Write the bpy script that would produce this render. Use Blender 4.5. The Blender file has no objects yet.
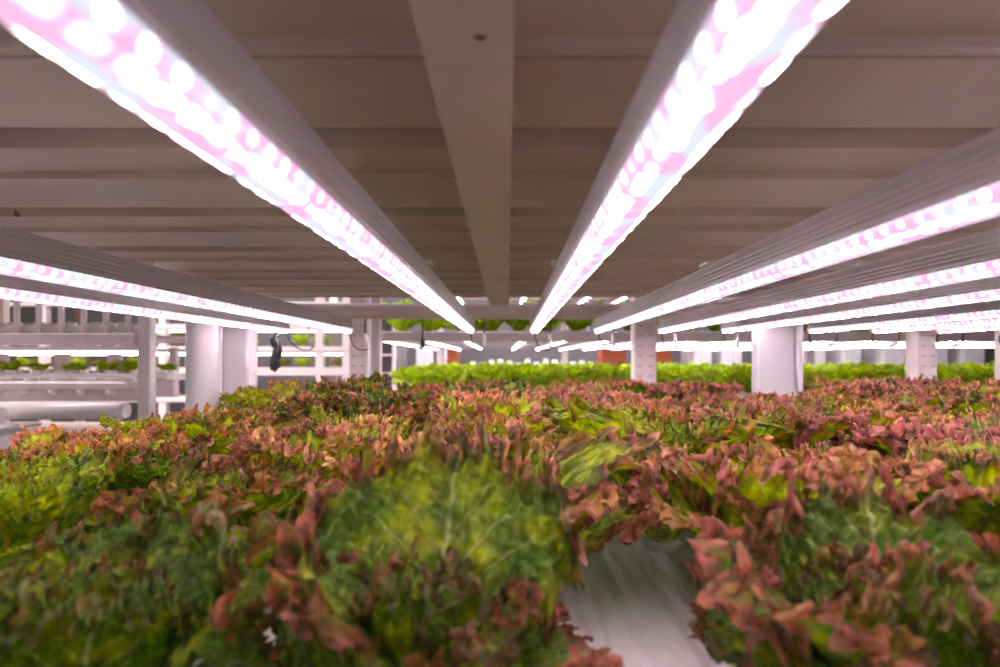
import bpy, math, random
import numpy as np
sc = bpy.context.scene
C = sc.collection
CZ = 1.30                      # eye height; heights below are given relative to it
PI = math.pi
rnd = random.Random(7)

# ------------------------------------------------------------------ helpers
class MB:
    """collects quads / boxes / tubes and links them as ONE mesh object"""
    def __init__(s): s.v = []; s.f = []; s.sm = []
    def add(s, vs, fs, smooth=False):
        o = len(s.v); s.v += [tuple(v) for v in vs]
        for f in fs: s.f.append([i + o for i in f]); s.sm.append(smooth)
        return s
    def box(s, x0, x1, y0, y1, z0, z1, b=0.0):
        if b <= 0 or min(x1-x0, y1-y0, z1-z0) < 2.2*b:
            vs = [(x0,y0,z0),(x1,y0,z0),(x1,y1,z0),(x0,y1,z0),(x0,y0,z1),(x1,y0,z1),(x1,y1,z1),(x0,y1,z1)]
            return s.add(vs, [(3,2,1,0),(4,5,6,7),(0,1,5,4),(1,2,6,5),(2,3,7,6),(3,0,4,7)])
        vs = []; idx = {}
        for i, (X, sx) in enumerate(((x0,1),(x1,-1))):
            for j, (Y, sy) in enumerate(((y0,1),(y1,-1))):
                for k, (Z, sz) in enumerate(((z0,1),(z1,-1))):
                    idx[i,j,k,0] = len(vs); vs.append((X, Y+sy*b, Z+sz*b))
                    idx[i,j,k,1] = len(vs); vs.append((X+sx*b, Y, Z+sz*b))
                    idx[i,j,k,2] = len(vs); vs.append((X+sx*b, Y+sy*b, Z))
        fs = []
        for i in (0,1):
            q = [idx[i,0,0,0], idx[i,1,0,0], idx[i,1,1,0], idx[i,0,1,0]]; fs.append(q if i else q[::-1])
            q = [idx[0,i,0,1], idx[1,i,0,1], idx[1,i,1,1], idx[0,i,1,1]]; fs.append(q[::-1] if i else q)
            q = [idx[0,0,i,2], idx[1,0,i,2], idx[1,1,i,2], idx[0,1,i,2]]; fs.append(q if i else q[::-1])
        for i in (0,1):
            for j in (0,1):
                fs.append([idx[i,j,0,0], idx[i,j,1,0], idx[i,j,1,1], idx[i,j,0,1]])
                fs.append([idx[i,0,j,0], idx[i,1,j,0], idx[i,1,j,2], idx[i,0,j,2]])
                fs.append([idx[0,i,j,1], idx[1,i,j,1], idx[1,i,j,2], idx[0,i,j,2]])
                for k in (0,1): fs.append([idx[i,j,k,0], idx[i,j,k,1], idx[i,j,k,2]])
        return s.add(vs, fs)
    def tube(s, pts, r, n=10, caps=True):
        P = [np.array(p, float) for p in pts]
        rs = r if isinstance(r, (list, tuple)) else [r]*len(P)
        vs = []; up = None
        for i, p in enumerate(P):
            t = P[min(i+1, len(P)-1)] - P[max(i-1, 0)]; t /= (np.linalg.norm(t)+1e-12)
            if up is None:
                up = np.array((0,0,1.)) if abs(t[2]) < .9 else np.array((1.,0,0))
            a = np.cross(t, up); a /= np.linalg.norm(a)+1e-12; b = np.cross(a, t); up = b
            for k in range(n):
                q = p + rs[i]*(math.cos(2*PI*k/n)*a + math.sin(2*PI*k/n)*b); vs.append(tuple(q))
        fs = []
        for i in range(len(P)-1):
            for k in range(n):
                fs.append((i*n+k, i*n+(k+1)%n, (i+1)*n+(k+1)%n, (i+1)*n+k))
        s.add(vs, fs, True)
        if caps:
            o = len(s.v)-len(vs)
            s.f.append([o+k for k in range(n)][::-1]); s.sm.append(False)
            s.f.append([o+(len(P)-1)*n+k for k in range(n)]); s.sm.append(False)
        return s
    def prism_y(s, prof, y0, y1, closed=True, smooth=False):
        """profile of (x,z) swept along y"""
        n = len(prof)
        vs = [(x, y0, z) for x, z in prof] + [(x, y1, z) for x, z in prof]
        rng = n if closed else n-1
        s.add(vs, [(i, (i+1)%n, n+(i+1)%n, n+i) for i in range(rng)], smooth)
        if closed:
            o = len(s.v)-2*n
            s.f.append([o+i for i in range(n)][::-1]); s.sm.append(False)
            s.f.append([o+n+i for i in range(n)]); s.sm.append(False)
        return s
    def prism_x(s, prof, x0, x1, closed=True):
        """profile of (y,z) swept along x"""
        n = len(prof)
        vs = [(x0, y, z) for y, z in prof] + [(x1, y, z) for y, z in prof]
        rng = n if closed else n-1
        s.add(vs, [(i, n+i, n+(i+1)%n, (i+1)%n) for i in range(rng)])
        if closed:
            o = len(s.v)-2*n
            s.f.append([o+i for i in range(n)]); s.sm.append(False)
            s.f.append([o+n+i for i in range(n)][::-1]); s.sm.append(False)
        return s
    def build(s, name, mat, parent=None, loc=None):
        me = bpy.data.meshes.new(name); me.from_pydata(s.v, [], s.f); me.validate()
        me.polygons.foreach_set('use_smooth', s.sm[:len(me.polygons)] + [False]*(len(me.polygons)-len(s.sm)))
        me.materials.append(mat)
        o = bpy.data.objects.new(name, me); C.objects.link(o)
        if parent: o.parent = parent
        if loc: o.location = loc
        return o

def tag(o, label=None, cat=None, group=None, kind=None):
    if label: o['label'] = label
    if cat: o['category'] = cat
    if group: o['group'] = group
    if kind: o['kind'] = kind
    return o
def empty(name, loc, label=None, cat=None, group=None, rz=0):
    o = bpy.data.objects.new(name, None); C.objects.link(o); o.location = loc; o.rotation_euler = (0,0,rz)
    o.empty_display_size = .05
    return tag(o, label, cat, group)
def copy_tree(root, loc, rz=0, scale=1.0, label=None, group=None, color=None, rx=0, ry=0):
    r = root.copy(); C.objects.link(r); r.location = loc; r.rotation_euler = (rx, ry, rz)
    if scale != 1.0: r.scale = (scale,)*3
    if label: r['label'] = label
    if group: r['group'] = group
    if color: r.color = color
    for ch in root.children:
        c = ch.copy(); C.objects.link(c); c.parent = r
        if color: c.color = color
        for g in ch.children:
            d = g.copy(); C.objects.link(d); d.parent = c
            if color: d.color = color
    return r

# ------------------------------------------------------------------ materials
def mat_new(name):
    m = bpy.data.materials.new(name); m.use_nodes = True
    nt = m.node_tree; nt.nodes.clear()
    out = nt.nodes.new('ShaderNodeOutputMaterial')
    return m, nt, out
def N(nt, typ, **kw):
    n = nt.nodes.new(typ)
    for k, v in kw.items():
        if k.startswith('i_'):
            key = k[2:]; key = int(key) if key.isdigit() else key.replace('_', ' ')
            n.inputs[key].default_value = v
        else: setattr(n, k, v)
    return n
def math_(nt, op, a, b=None, c=None, clamp=False):
    n = nt.nodes.new('ShaderNodeMath'); n.operation = op; n.use_clamp = clamp
    for i, x in enumerate((a, b, c)):
        if x is None: continue
        if isinstance(x, (int, float)): n.inputs[i].default_value = x
        else: nt.links.new(x, n.inputs[i])
    return n.outputs[0]
def mixc(nt, f, a, b, mode='MIX'):
    n = nt.nodes.new('ShaderNodeMix'); n.data_type = 'RGBA'; n.blend_type = mode
    for sock, x in ((n.inputs[0], f), (n.inputs[6], a), (n.inputs[7], b)):
        if isinstance(x, (int, float)): sock.default_value = x
        elif isinstance(x, tuple): sock.default_value = x if len(x) == 4 else x + (1,)
        else: nt.links.new(x, sock)
    return n.outputs[2]
def sstep(nt, x, lo, hi):
    n = nt.nodes.new('ShaderNodeMapRange'); n.interpolation_type = 'SMOOTHSTEP'
    nt.links.new(x, n.inputs[0]); n.inputs[1].default_value = lo; n.inputs[2].default_value = hi
    return n.outputs[0]

def painted(name, col, rough=.5, metallic=0., var=.12, dirt=.0, dirtcol=(.12,.07,.04), scale=9, bump=.0, specs=0.0, stretch=(1,1,1)):
    m, nt, out = mat_new(name); L = nt.links
    p = N(nt, 'ShaderNodeBsdfPrincipled'); p.inputs['Roughness'].default_value = rough; p.inputs['Metallic'].default_value = metallic
    tc = N(nt, 'ShaderNodeTexCoord'); mp = N(nt, 'ShaderNodeMapping'); mp.inputs['Scale'].default_value = stretch
    L.new(tc.outputs['Object'], mp.inputs[0])
    n1 = N(nt, 'ShaderNodeTexNoise'); n1.inputs['Scale'].default_value = scale; n1.inputs['Detail'].default_value = 5
    L.new(mp.outputs[0], n1.inputs['Vector'])
    dark = tuple(c*(1-var) for c in col); lite = tuple(min(1, c*(1+var*.6)) for c in col)
    c = mixc(nt, sstep(nt, n1.outputs[0], .3, .7), dark, lite)
    if dirt > 0:
        n2 = N(nt, 'ShaderNodeTexNoise'); n2.inputs['Scale'].default_value = scale*3.1; n2.inputs['Detail'].default_value = 8
        L.new(mp.outputs[0], n2.inputs['Vector'])
        c = mixc(nt, math_(nt, 'MULTIPLY', sstep(nt, n2.outputs[0], .62, .8), dirt), c, dirtcol)
    if specs > 0:
        v = N(nt, 'ShaderNodeTexVoronoi'); v.voronoi_dimensions = '2D'; v.inputs['Scale'].default_value = 9; L.new(tc.outputs['Object'], v.inputs['Vector'])
        n3 = N(nt, 'ShaderNodeTexNoise'); n3.inputs['Scale'].default_value = 60; L.new(tc.outputs['Object'], n3.inputs['Vector'])
        d = math_(nt, 'ADD', v.outputs['Distance'], math_(nt, 'MULTIPLY', n3.outputs[0], .06))
        sel = N(nt, 'ShaderNodeSeparateColor'); L.new(v.outputs['Color'], sel.inputs[0])
        on = math_(nt, 'GREATER_THAN', sel.outputs[0], .70)
        f = math_(nt, 'MULTIPLY', math_(nt, 'LESS_THAN', d, math_(nt, 'ADD', math_(nt,'MULTIPLY', sel.outputs[1], .022), .048)), on)
        c = mixc(nt, math_(nt, 'MULTIPLY', f, specs), c, (.05,.025,.012))
    L.new(c, p.inputs['Base Color'])
    if bump > 0:
        b = N(nt, 'ShaderNodeBump'); b.inputs['Strength'].default_value = bump; b.inputs['Distance'].default_value = .002
        L.new(n1.outputs[0], b.inputs['Height']); L.new(b.outputs[0], p.inputs['Normal'])
    L.new(p.outputs[0], out.inputs[0]); return m

M = {}
M['deck'] = painted('cream_painted_sheet', (.54,.43,.355), .42, var=.16, dirt=.25, scale=5, bump=.25, specs=.7, stretch=(.5,1,1))
M['beam'] = painted('cream_painted_steel', (.60,.50,.43), .42, var=.08, dirt=.2, scale=7, specs=.9)
M['rose'] = painted('matt_white_steel', (.80,.69,.68), .45, var=.06, scale=6)
M['white'] = painted('white_powder_coat', (.80,.75,.77), .4, var=.06, dirt=.1, scale=6)
M['column'] = painted('white_column_paint', (.66,.62,.65), .45, var=.05, scale=3)
M['tray'] = painted('white_planting_board', (.95,.93,.93), .5, var=.04, dirt=.12, dirtcol=(.45,.40,.30), scale=14, bump=.2)
M['trough'] = painted('white_trough_plastic', (.75,.72,.72), .4, var=.06, scale=6)
M['pipe'] = painted('white_pvc', (.78,.72,.70), .35, var=.05, scale=5)
M['housing'] = painted('grey_lamp_housing', (.45,.41,.415), .45, metallic=.15, var=.05, scale=8)
M['plastic_white'] = painted('white_plastic', (.85,.82,.82), .35, var=.03)
M['black'] = painted('black_rubber', (.018,.018,.022), .5, var=.2)
M['darkgrey'] = painted('dark_grey_metal', (.06,.06,.07), .5, var=.2)
M['slot'] = painted('painted_slot_shade', (.48,.42,.42), .6)  # darker tone paints the shade of the slots; no openings are cut
M['orange'] = painted('orange_plastic', (.50,.11,.035), .45, var=.1)
M['floor'] = painted('grey_epoxy_floor', (.32,.32,.33), .35, var=.15, scale=2, dirt=.2)
M['wall'] = painted('dark_wall_panel', (.17,.155,.16), .6, var=.08, scale=1.5)
M['roof'] = painted('dark_ceiling', (.10,.10,.10), .8, var=.2, scale=2)
M['stem'] = painted('pale_lettuce_stem', (.55,.62,.33), .45, var=.1, scale=30)
M['sponge'] = painted('planting_sponge', (.75,.72,.66), .8, var=.15, scale=60)

def led_mat():
    m, nt, out = mat_new('led_diffuser'); L = nt.links
    uv = N(nt, 'ShaderNodeUVMap'); uv.uv_map = 'UVMap'
    sx = N(nt, 'ShaderNodeSeparateXYZ'); L.new(uv.outputs[0], sx.inputs[0])
    oi = N(nt, 'ShaderNodeObjectInfo')
    u = math_(nt, 'ADD', sx.outputs[0], math_(nt, 'MULTIPLY', oi.outputs['Random'], 7.3))     # metres along the lamp
    v = sx.outputs[1]                                                                         # 0..1 around the diffuser
    cell = 0.016
    c = math_(nt, 'DIVIDE', u, cell)
    ci = math_(nt, 'FLOOR', c); cf = math_(nt, 'SUBTRACT', math_(nt, 'FRACT', c), .5)
    # blocks of white and of pink diodes
    wn = N(nt, 'ShaderNodeTexWhiteNoise'); wn.noise_dimensions = '1D'
    L.new(math_(nt, 'FLOOR', math_(nt, 'DIVIDE', ci, 2.0)), wn.inputs['W'])
    per = math_(nt, 'FRACT', math_(nt, 'DIVIDE', c, 6.0))
    pinkb = math_(nt, 'GREATER_THAN', math_(nt, 'ADD', per, math_(nt, 'MULTIPLY', math_(nt, 'SUBTRACT', wn.outputs[0], .5), .5)), .55)
    ps = N(nt, 'ShaderNodeTexNoise'); ps.noise_dimensions = '2D'; ps.inputs['Scale'].default_value = 1; ps.inputs['Detail'].default_value = 2
    cv = N(nt, 'ShaderNodeCombineXYZ'); L.new(math_(nt, 'MULTIPLY', u, 34), cv.inputs[0]); L.new(math_(nt, 'MULTIPLY', v, 2.5), cv.inputs[1])
    L.new(cv.outputs[0], ps.inputs['Vector'])
    pinks = sstep(nt, ps.outputs[0], .42, .58)
    def row(v0, rv, ru, off):
        a = math_(nt, 'DIVIDE', math_(nt, 'SUBTRACT', v, v0), rv)
        b = math_(nt, 'DIVIDE', cf if off == 0 else math_(nt, 'SUBTRACT', math_(nt, 'FRACT', math_(nt, 'ADD', c, off)), .5), ru)
        d = math_(nt, 'ADD', math_(nt, 'MULTIPLY', a, a), math_(nt, 'MULTIPLY', b, b))
        return sstep(nt, d, 1.5, .0)
    side = math_(nt, 'ADD', row(.11, .085, .26, 0), row(.89, .085, .26, 0))
    # broad bright band of the diode row seen through the frosted cover, ragged where pink diodes alternate
    bn = N(nt, 'ShaderNodeTexNoise'); bn.noise_dimensions = '2D'; bn.inputs['Scale'].default_value = 1; bn.inputs['Detail'].default_value = 3
    cb = N(nt, 'ShaderNodeCombineXYZ'); L.new(math_(nt, 'MULTIPLY', u, 42), cb.inputs[0]); L.new(math_(nt, 'MULTIPLY', v, 5), cb.inputs[1]); L.new(cb.outputs[0], bn.inputs['Vector'])
    hw = math_(nt, 'ADD', -.01, math_(nt, 'MULTIPLY', bn.outputs[0], .13))
    band = sstep(nt, math_(nt, 'SUBTRACT', math_(nt, 'ABSOLUTE', math_(nt, 'SUBTRACT', math_(nt, 'ABSOLUTE', math_(nt, 'SUBTRACT', v, .5)), .19)), hw), .035, -.06)
    wig = sstep(nt, math_(nt, 'ABSOLUTE', cf), .42, .15)
    band = math_(nt, 'MULTIPLY', band, math_(nt, 'ADD', math_(nt, 'MULTIPLY', wig, .97), .03))
    band = math_(nt, 'MULTIPLY', band, math_(nt, 'SUBTRACT', 1.0, math_(nt, 'MULTIPLY', pinks, .985)))
    wn2 = N(nt, 'ShaderNodeTexWhiteNoise'); wn2.noise_dimensions = '2D'
    cw = N(nt, 'ShaderNodeCombineXYZ'); L.new(ci, cw.inputs[0]); L.new(math_(nt, 'GREATER_THAN', v, .5), cw.inputs[1]); L.new(cw.outputs[0], wn2.inputs['Vector'])
    side = math_(nt, 'MULTIPLY', side, sstep(nt, wn2.outputs[0], -.2, .7))
    base = mixc(nt, pinks, (.80,.86,1.0), (1.0,.55,.85))
    dots = mixc(nt, math_(nt, 'MULTIPLY', pinkb, .85), (1.0,1.0,1.04), (1.0,.55,.74))
    eb = N(nt, 'ShaderNodeEmission'); L.new(base, eb.inputs[0]); eb.inputs[1].default_value = .95
    ed = N(nt, 'ShaderNodeEmission'); L.new(dots, ed.inputs[0])
    e_side = math_(nt, 'MULTIPLY', side, math_(nt, 'SUBTRACT', 3.2, math_(nt, 'MULTIPLY', pinkb, 1.4)))
    L.new(math_(nt, 'ADD', e_side, math_(nt, 'MULTIPLY', band, 205.0)), ed.inputs[1])
    ad = N(nt, 'ShaderNodeAddShader'); L.new(eb.outputs[0], ad.inputs[0]); L.new(ed.outputs[0], ad.inputs[1])
    gl = N(nt, 'ShaderNodeBsdfGlossy'); gl.inputs['Roughness'].default_value = .2; gl.inputs['Color'].default_value = (.05,.05,.05,1)
    ad2 = N(nt, 'ShaderNodeAddShader'); L.new(ad.outputs[0], ad2.inputs[0]); L.new(gl.outputs[0], ad2.inputs[1])
    L.new(ad2.outputs[0], out.inputs[0]); return m
M['led'] = led_mat()
def glow(name, col, s):
    m, nt, out = mat_new(name); e = N(nt, 'ShaderNodeEmission'); e.inputs[0].default_value = col+(1,); e.inputs[1].default_value = s
    nt.links.new(e.outputs[0], out.inputs[0]); return m
M['endpink'] = glow('lit_pink_end_cap', (1.,.30,.42), 1.1)
M['farled'] = glow('far_lamp_glow', (1.,.86,.97), 7.0)

def leaf_mat(name, green=False):
    """UV.x = along the leaf, UV.y = across (0..1); attribute 'rim' = closeness to the margin. Object colour: R redness, G value, B yellowness"""
    m, nt, out = mat_new(name); L = nt.links
    uv = N(nt, 'ShaderNodeUVMap'); uv.uv_map = 'UVMap'
    sx = N(nt, 'ShaderNodeSeparateXYZ'); L.new(uv.outputs[0], sx.inputs[0])
    u = sx.outputs[0]; v = math_(nt, 'SUBTRACT', math_(nt, 'MULTIPLY', sx.outputs[1], 2.0), 1.0)
    av = math_(nt, 'ABSOLUTE', v); sgn = math_(nt, 'GREATER_THAN', v, 0.0)
    at = N(nt, 'ShaderNodeAttribute'); at.attribute_name = 'rim'; rim = at.outputs['Fac']
    lt = N(nt, 'ShaderNodeAttribute'); lt.attribute_name = 'tone'; tone = lt.outputs['Fac']
    oi = N(nt, 'ShaderNodeObjectInfo'); sp = N(nt, 'ShaderNodeSeparateColor'); L.new(oi.outputs['Color'], sp.inputs[0])
    red_, val_, yel_ = sp.outputs[0], sp.outputs[1], sp.outputs[2]
    tc = N(nt, 'ShaderNodeTexCoord')
    n1 = N(nt, 'ShaderNodeTexNoise'); n1.inputs['Scale'].default_value = 38; n1.inputs['Detail'].default_value = 4; L.new(tc.outputs['Object'], n1.inputs['Vector'])
    n2 = N(nt, 'ShaderNodeTexNoise'); n2.inputs['Scale'].default_value = 160; n2.inputs['Detail'].default_value = 3; L.new(tc.outputs['Object'], n2.inputs['Vector'])
    # veins: midrib, slanted laterals, fine net
    mid = sstep(nt, math_(nt, 'DIVIDE', av, math_(nt, 'SUBTRACT', 1.15, u)), .075, .015)
    wv = math_(nt, 'ADD', math_(nt, 'SUBTRACT', u, math_(nt, 'MULTIPLY', math_(nt, 'POWER', av, .85), .62)), math_(nt, 'MULTIPLY', math_(nt, 'SUBTRACT', n1.outputs[0], .5), .05))
    fr = math_(nt, 'ABSOLUTE', math_(nt, 'SUBTRACT', math_(nt, 'FRACT', math_(nt, 'ADD', math_(nt, 'MULTIPLY', wv, 6.0), math_(nt, 'MULTIPLY', sgn, .45))), .5))
    lat = math_(nt, 'MULTIPLY', sstep(nt, fr, .07, .01), sstep(nt, av, 1.0, .45))
    vo = N(nt, 'ShaderNodeTexVoronoi'); vo.feature = 'DISTANCE_TO_EDGE'; vo.inputs['Scale'].default_value = 110; L.new(tc.outputs['Object'], vo.inputs['Vector'])
    net = math_(nt, 'MULTIPLY', sstep(nt, vo.outputs['Distance'], .10, .0), .22)
    vein = math_(nt, 'MAXIMUM', math_(nt, 'MAXIMUM', mid, math_(nt, 'MULTIPLY', lat, .75)), net)
    if green:
        ga, gb, gv = (.38,.56,.03), (.62,.80,.09), (.74,.86,.30)
        base = mixc(nt, sstep(nt, n1.outputs[0], .35, .65), ga, gb)
        base = mixc(nt, math_(nt, 'MULTIPLY', rim, .5), base, (.62,.80,.12))
        col = mixc(nt, math_(nt, 'MULTIPLY', vein, .5), base, gv)
        tcol = col
    else:
        g = mixc(nt, sstep(nt, math_(nt, 'ADD', n1.outputs[0], math_(nt, 'MULTIPLY', math_(nt, 'SUBTRACT', yel_, .5), .5)), .36, .68), (.085,.21,.004), (.50,.60,.022))
        g = mixc(nt, math_(nt, 'MULTIPLY', sstep(nt, u, .45, .0), .5), g, (.50,.58,.16))
        # anthocyanin creeping in from the margin
        f = math_(nt, 'ADD', math_(nt, 'ADD', math_(nt, 'MULTIPLY', math_(nt, 'POWER', rim, 1.35), .95), math_(nt, 'MULTIPLY', math_(nt, 'SUBTRACT', u, .55), .45)), math_(nt, 'MULTIPLY', math_(nt, 'SUBTRACT', n1.outputs[0], .5), 1.0))
        f = math_(nt, 'ADD', f, math_(nt, 'MULTIPLY', math_(nt, 'SUBTRACT', n2.outputs[0], .5), .35))
        f = math_(nt, 'ADD', f, math_(nt, 'MULTIPLY', math_(nt, 'SUBTRACT', red_, .5), 1.0))
        f = math_(nt, 'ADD', f, math_(nt, 'MULTIPLY', math_(nt, 'SUBTRACT', tone, .5), .5))
        fm = sstep(nt, f, .22, 1.0)
        redc = mixc(nt, sstep(nt, math_(nt, 'ADD', n2.outputs[0], math_(nt, 'MULTIPLY', math_(nt, 'SUBTRACT', tone, .5), .5)), .32, .68), (.070,.012,.028), (.46,.105,.080))
        redc = mixc(nt, sstep(nt, f, .75, 1.35), redc, (.85,.34,.30))  # pale pink toward the margin, edge highlights of the frills put into the colour
        n4 = N(nt, 'ShaderNodeTexNoise'); n4.inputs['Scale'].default_value = 24; n4.inputs['Detail'].default_value = 2; L.new(tc.outputs['Object'], n4.inputs['Vector'])
        och = math_(nt, 'MULTIPLY', sstep(nt, math_(nt, 'ADD', n4.outputs[0], math_(nt, 'MULTIPLY', math_(nt, 'SUBTRACT', yel_, .5), .35)), .48, .68), .5)
        redc = mixc(nt, och, redc, (.62,.40,.10))
        redc = mixc(nt, math_(nt, 'MULTIPLY', sstep(nt, math_(nt, 'SUBTRACT', red_, math_(nt, 'MULTIPLY', n4.outputs[0], .5)), .32, .62), .6), redc, mixc(nt, 1.0, redc, (.50,.36,.60), 'MULTIPLY'))
        col = mixc(nt, math_(nt, 'MULTIPLY', fm, .93), g, redc)
        col = mixc(nt, math_(nt, 'MULTIPLY', vein, math_(nt, 'SUBTRACT', .62, math_(nt, 'MULTIPLY', fm, .38))), col, (.76,.80,.38))
    # blistered blade: pale raised cells, darker hollows between the veins
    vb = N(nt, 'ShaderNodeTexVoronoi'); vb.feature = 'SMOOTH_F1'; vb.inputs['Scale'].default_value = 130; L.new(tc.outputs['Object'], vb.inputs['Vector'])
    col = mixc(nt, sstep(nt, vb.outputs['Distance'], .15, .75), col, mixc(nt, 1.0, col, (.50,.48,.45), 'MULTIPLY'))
    # paler underside
    ge = N(nt, 'ShaderNodeNewGeometry')
    col2 = mixc(nt, math_(nt, 'MULTIPLY', ge.outputs['Backfacing'], .14), col, (.42,.46,.22))
    hsv = N(nt, 'ShaderNodeHueSaturation'); L.new(col2, hsv.inputs['Color'])
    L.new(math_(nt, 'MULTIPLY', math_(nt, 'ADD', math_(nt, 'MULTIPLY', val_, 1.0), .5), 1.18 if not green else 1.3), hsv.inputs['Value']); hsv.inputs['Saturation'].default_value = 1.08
    p = N(nt, 'ShaderNodeBsdfPrincipled'); L.new(hsv.outputs[0], p.inputs['Base Color'])
    p.inputs['Roughness'].default_value = .45; p.inputs['Specular IOR Level'].default_value = .16
    tr = N(nt, 'ShaderNodeBsdfTranslucent'); h2 = N(nt, 'ShaderNodeHueSaturation'); L.new(hsv.outputs[0], h2.inputs['Color']); h2.inputs['Saturation'].default_value = 1.15; h2.inputs['Value'].default_value = 1.35
    L.new(h2.outputs[0], tr.inputs[0])
    bm = N(nt, 'ShaderNodeBump'); bm.inputs['Strength'].default_value = .9; bm.inputs['Distance'].default_value = .004
    v2 = N(nt, 'ShaderNodeTexVoronoi'); v2.feature = 'SMOOTH_F1'; v2.inputs['Scale'].default_value = 95; L.new(tc.outputs['Object'], v2.inputs['Vector'])
    h = math_(nt, 'SUBTRACT', math_(nt, 'MULTIPLY', v2.outputs['Distance'], -1.0), math_(nt, 'MULTIPLY', math_(nt, 'MAXIMUM', mid, lat), .22))
    L.new(h, bm.inputs['Height']); L.new(bm.outputs[0], p.inputs['Normal']); L.new(bm.outputs[0], tr.inputs['Normal'])
    mx = N(nt, 'ShaderNodeMixShader'); mx.inputs[0].default_value = .34
    L.new(p.outputs[0], mx.inputs[1]); L.new(tr.outputs[0], mx.inputs[2]); L.new(mx.outputs[0], out.inputs[0])
    return m
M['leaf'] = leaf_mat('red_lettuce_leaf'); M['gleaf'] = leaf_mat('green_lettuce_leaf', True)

# ------------------------------------------------------------------ lettuce
def leaf_arrays(rg, L, W, nu, nv, elev0, elev1, cup, ruf, az, zbase, rbase, tone, roll=0., fs=1.0):
    tu = np.linspace(0, 1, nu); tu = .45*tu + .55*(1-(1-tu)**1.7); tv = np.linspace(-1, 1, nv); tv = .5*tv + .5*np.sign(tv)*(1-(1-np.abs(tv))**1.5)
    u = tu[:, None] * np.ones((1, nv)); v = np.ones((nu, 1)) * tv[None, :]
    sm = np.clip((u-.08)/.60, 0, 1); sm = sm*sm*(3-2*sm)
    w = W*(.15+.85*sm)
    # outline lobes along the margin (arclength-like angle)
    s = v*(1.6*u+.35)                                  # margin coordinate
    ph = rg.uniform(0, 2*PI, 12)
    lob = (.030*np.sin(s*6+ph[0]) + .022*np.sin(s*13+ph[1]) + .014*np.sin(s*29+ph[2]) + .012*np.sin(s*53+ph[3]))
    tip = 1-.34*np.abs(v)**2.2*u                      # rounded fan tip
    x = v*w*(1+lob*u*np.abs(v)**2)
    y = L*u*(tip + lob*u**3)
    # distance to margin
    d = np.minimum((1-u)*L*.9, (1-np.abs(v))*w*1.05)
    d2 = np.maximum(d, 0)
    e1 = np.exp(-d2/(.30*W)); e2 = np.exp(-d2/(.11*W)); e3 = np.exp(-d2/(.06*W))
    env = np.clip(u*1.7-.15, 0, 1)
    s2 = np.where(np.abs(v) > .999, v, v)*(1.9*u+.3)
    k1 = 10.0*fs; k2 = 40.*fs; k3 = 92.*fs
    q = rg.uniform(.8, 1.2, 3)
    A = ruf*env
    p1 = k1*q[0]*s2 + ph[4] + 1.0*np.sin(u*5+ph[5]); p2 = k2*q[1]*s2 + ph[6] + 1.3*np.sin(u*9+ph[7])+.8*np.sin(s2*4+ph[0]); p3 = k3*q[2]*s2+ph[8]+1.5*np.sin(s2*9+ph[1])
    fx, fy = x.copy(), y.copy(); crumple = 0
    for j in range(9):
        lam = rg.uniform(.004, .012); an = rg.uniform(0, PI); kx, ky = math.cos(an)*2*PI/lam, math.sin(an)*2*PI/lam
        crumple = crumple + (lam/.012)*np.sin(fx*kx+fy*ky+rg.uniform(0, 6.28)+1.2*np.sin(fx*150+ph[j]))
    z = A*(.0050*e1*np.sin(p1) + .0027*e2*np.sin(p2) + .0016*e3*np.sin(p3)) + A*.00085*crumple*np.clip(e1*1.2+.12, 0, 1)
    x = x + A*(.0016*e2*np.cos(p2) + .0010*e3*np.cos(p3))
    y = y + A*(.0030*e2*np.sin(p2*1.13+1.3) + .0020*e3*np.sin(p3*.93+.4))
    # puckering between the veins
    z = z + .0011*np.sin(u*40+np.abs(v)*16+ph[9])*np.sin(v*12*(1+u)+ph[10])*np.clip(u*2, 0, 1)*(1-.7*e2)
    # midrib channel and cupping
    z = z + cup*x*x*3.5 - .004*np.exp(-(x/.006)**2)*(1-u)
    rim = np.clip(1-d2/(.36*W), 0, 1)*np.clip(u*1.6-.25, 0, 1)
    # sideways roll of the blade
    c, s_ = np.cos(roll*u), np.sin(roll*u)
    x, z = x*c - z*s_, x*s_ + z*c
    # bend along the leaf: curve in the (radial, up) plane
    nn = 60; tt = np.linspace(0, 1.25, nn); ang = elev0 + (elev1-elev0)*np.clip(tt, 0, 1.25)**1.4
    R = np.concatenate([[0], np.cumsum(np.cos(ang[:-1])*(tt[1]-tt[0]))])*L; Z = np.concatenate([[0], np.cumsum(np.sin(ang[:-1])*(tt[1]-tt[0]))])*L
    t = y/L; t = np.clip(t, -.02, 1.24)
    Rr = np.interp(t, tt, R); Zz = np.interp(t, tt, Z); aa = np.interp(t, tt, ang)
    rad = Rr - z*np.sin(aa) + rbase; hz = Zz + z*np.cos(aa) + zbase
    lat = x
    ca, sa = math.cos(az), math.sin(az)
    X = rad*ca - lat*sa; Y = rad*sa + lat*ca
    co = np.stack([X, Y, hz], -1).reshape(-1, 3)
    uvx = np.stack([u, (v+1)/2], -1).reshape(-1, 2)
    i = np.arange(nu*nv).reshape(nu, nv)
    q4 = np.stack([i[:-1, :-1], i[:-1, 1:], i[1:, 1:], i[1:, :-1]], -1).reshape(-1, 4)
    return co, uvx, rim.reshape(-1), np.full(nu*nv, tone), q4
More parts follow.
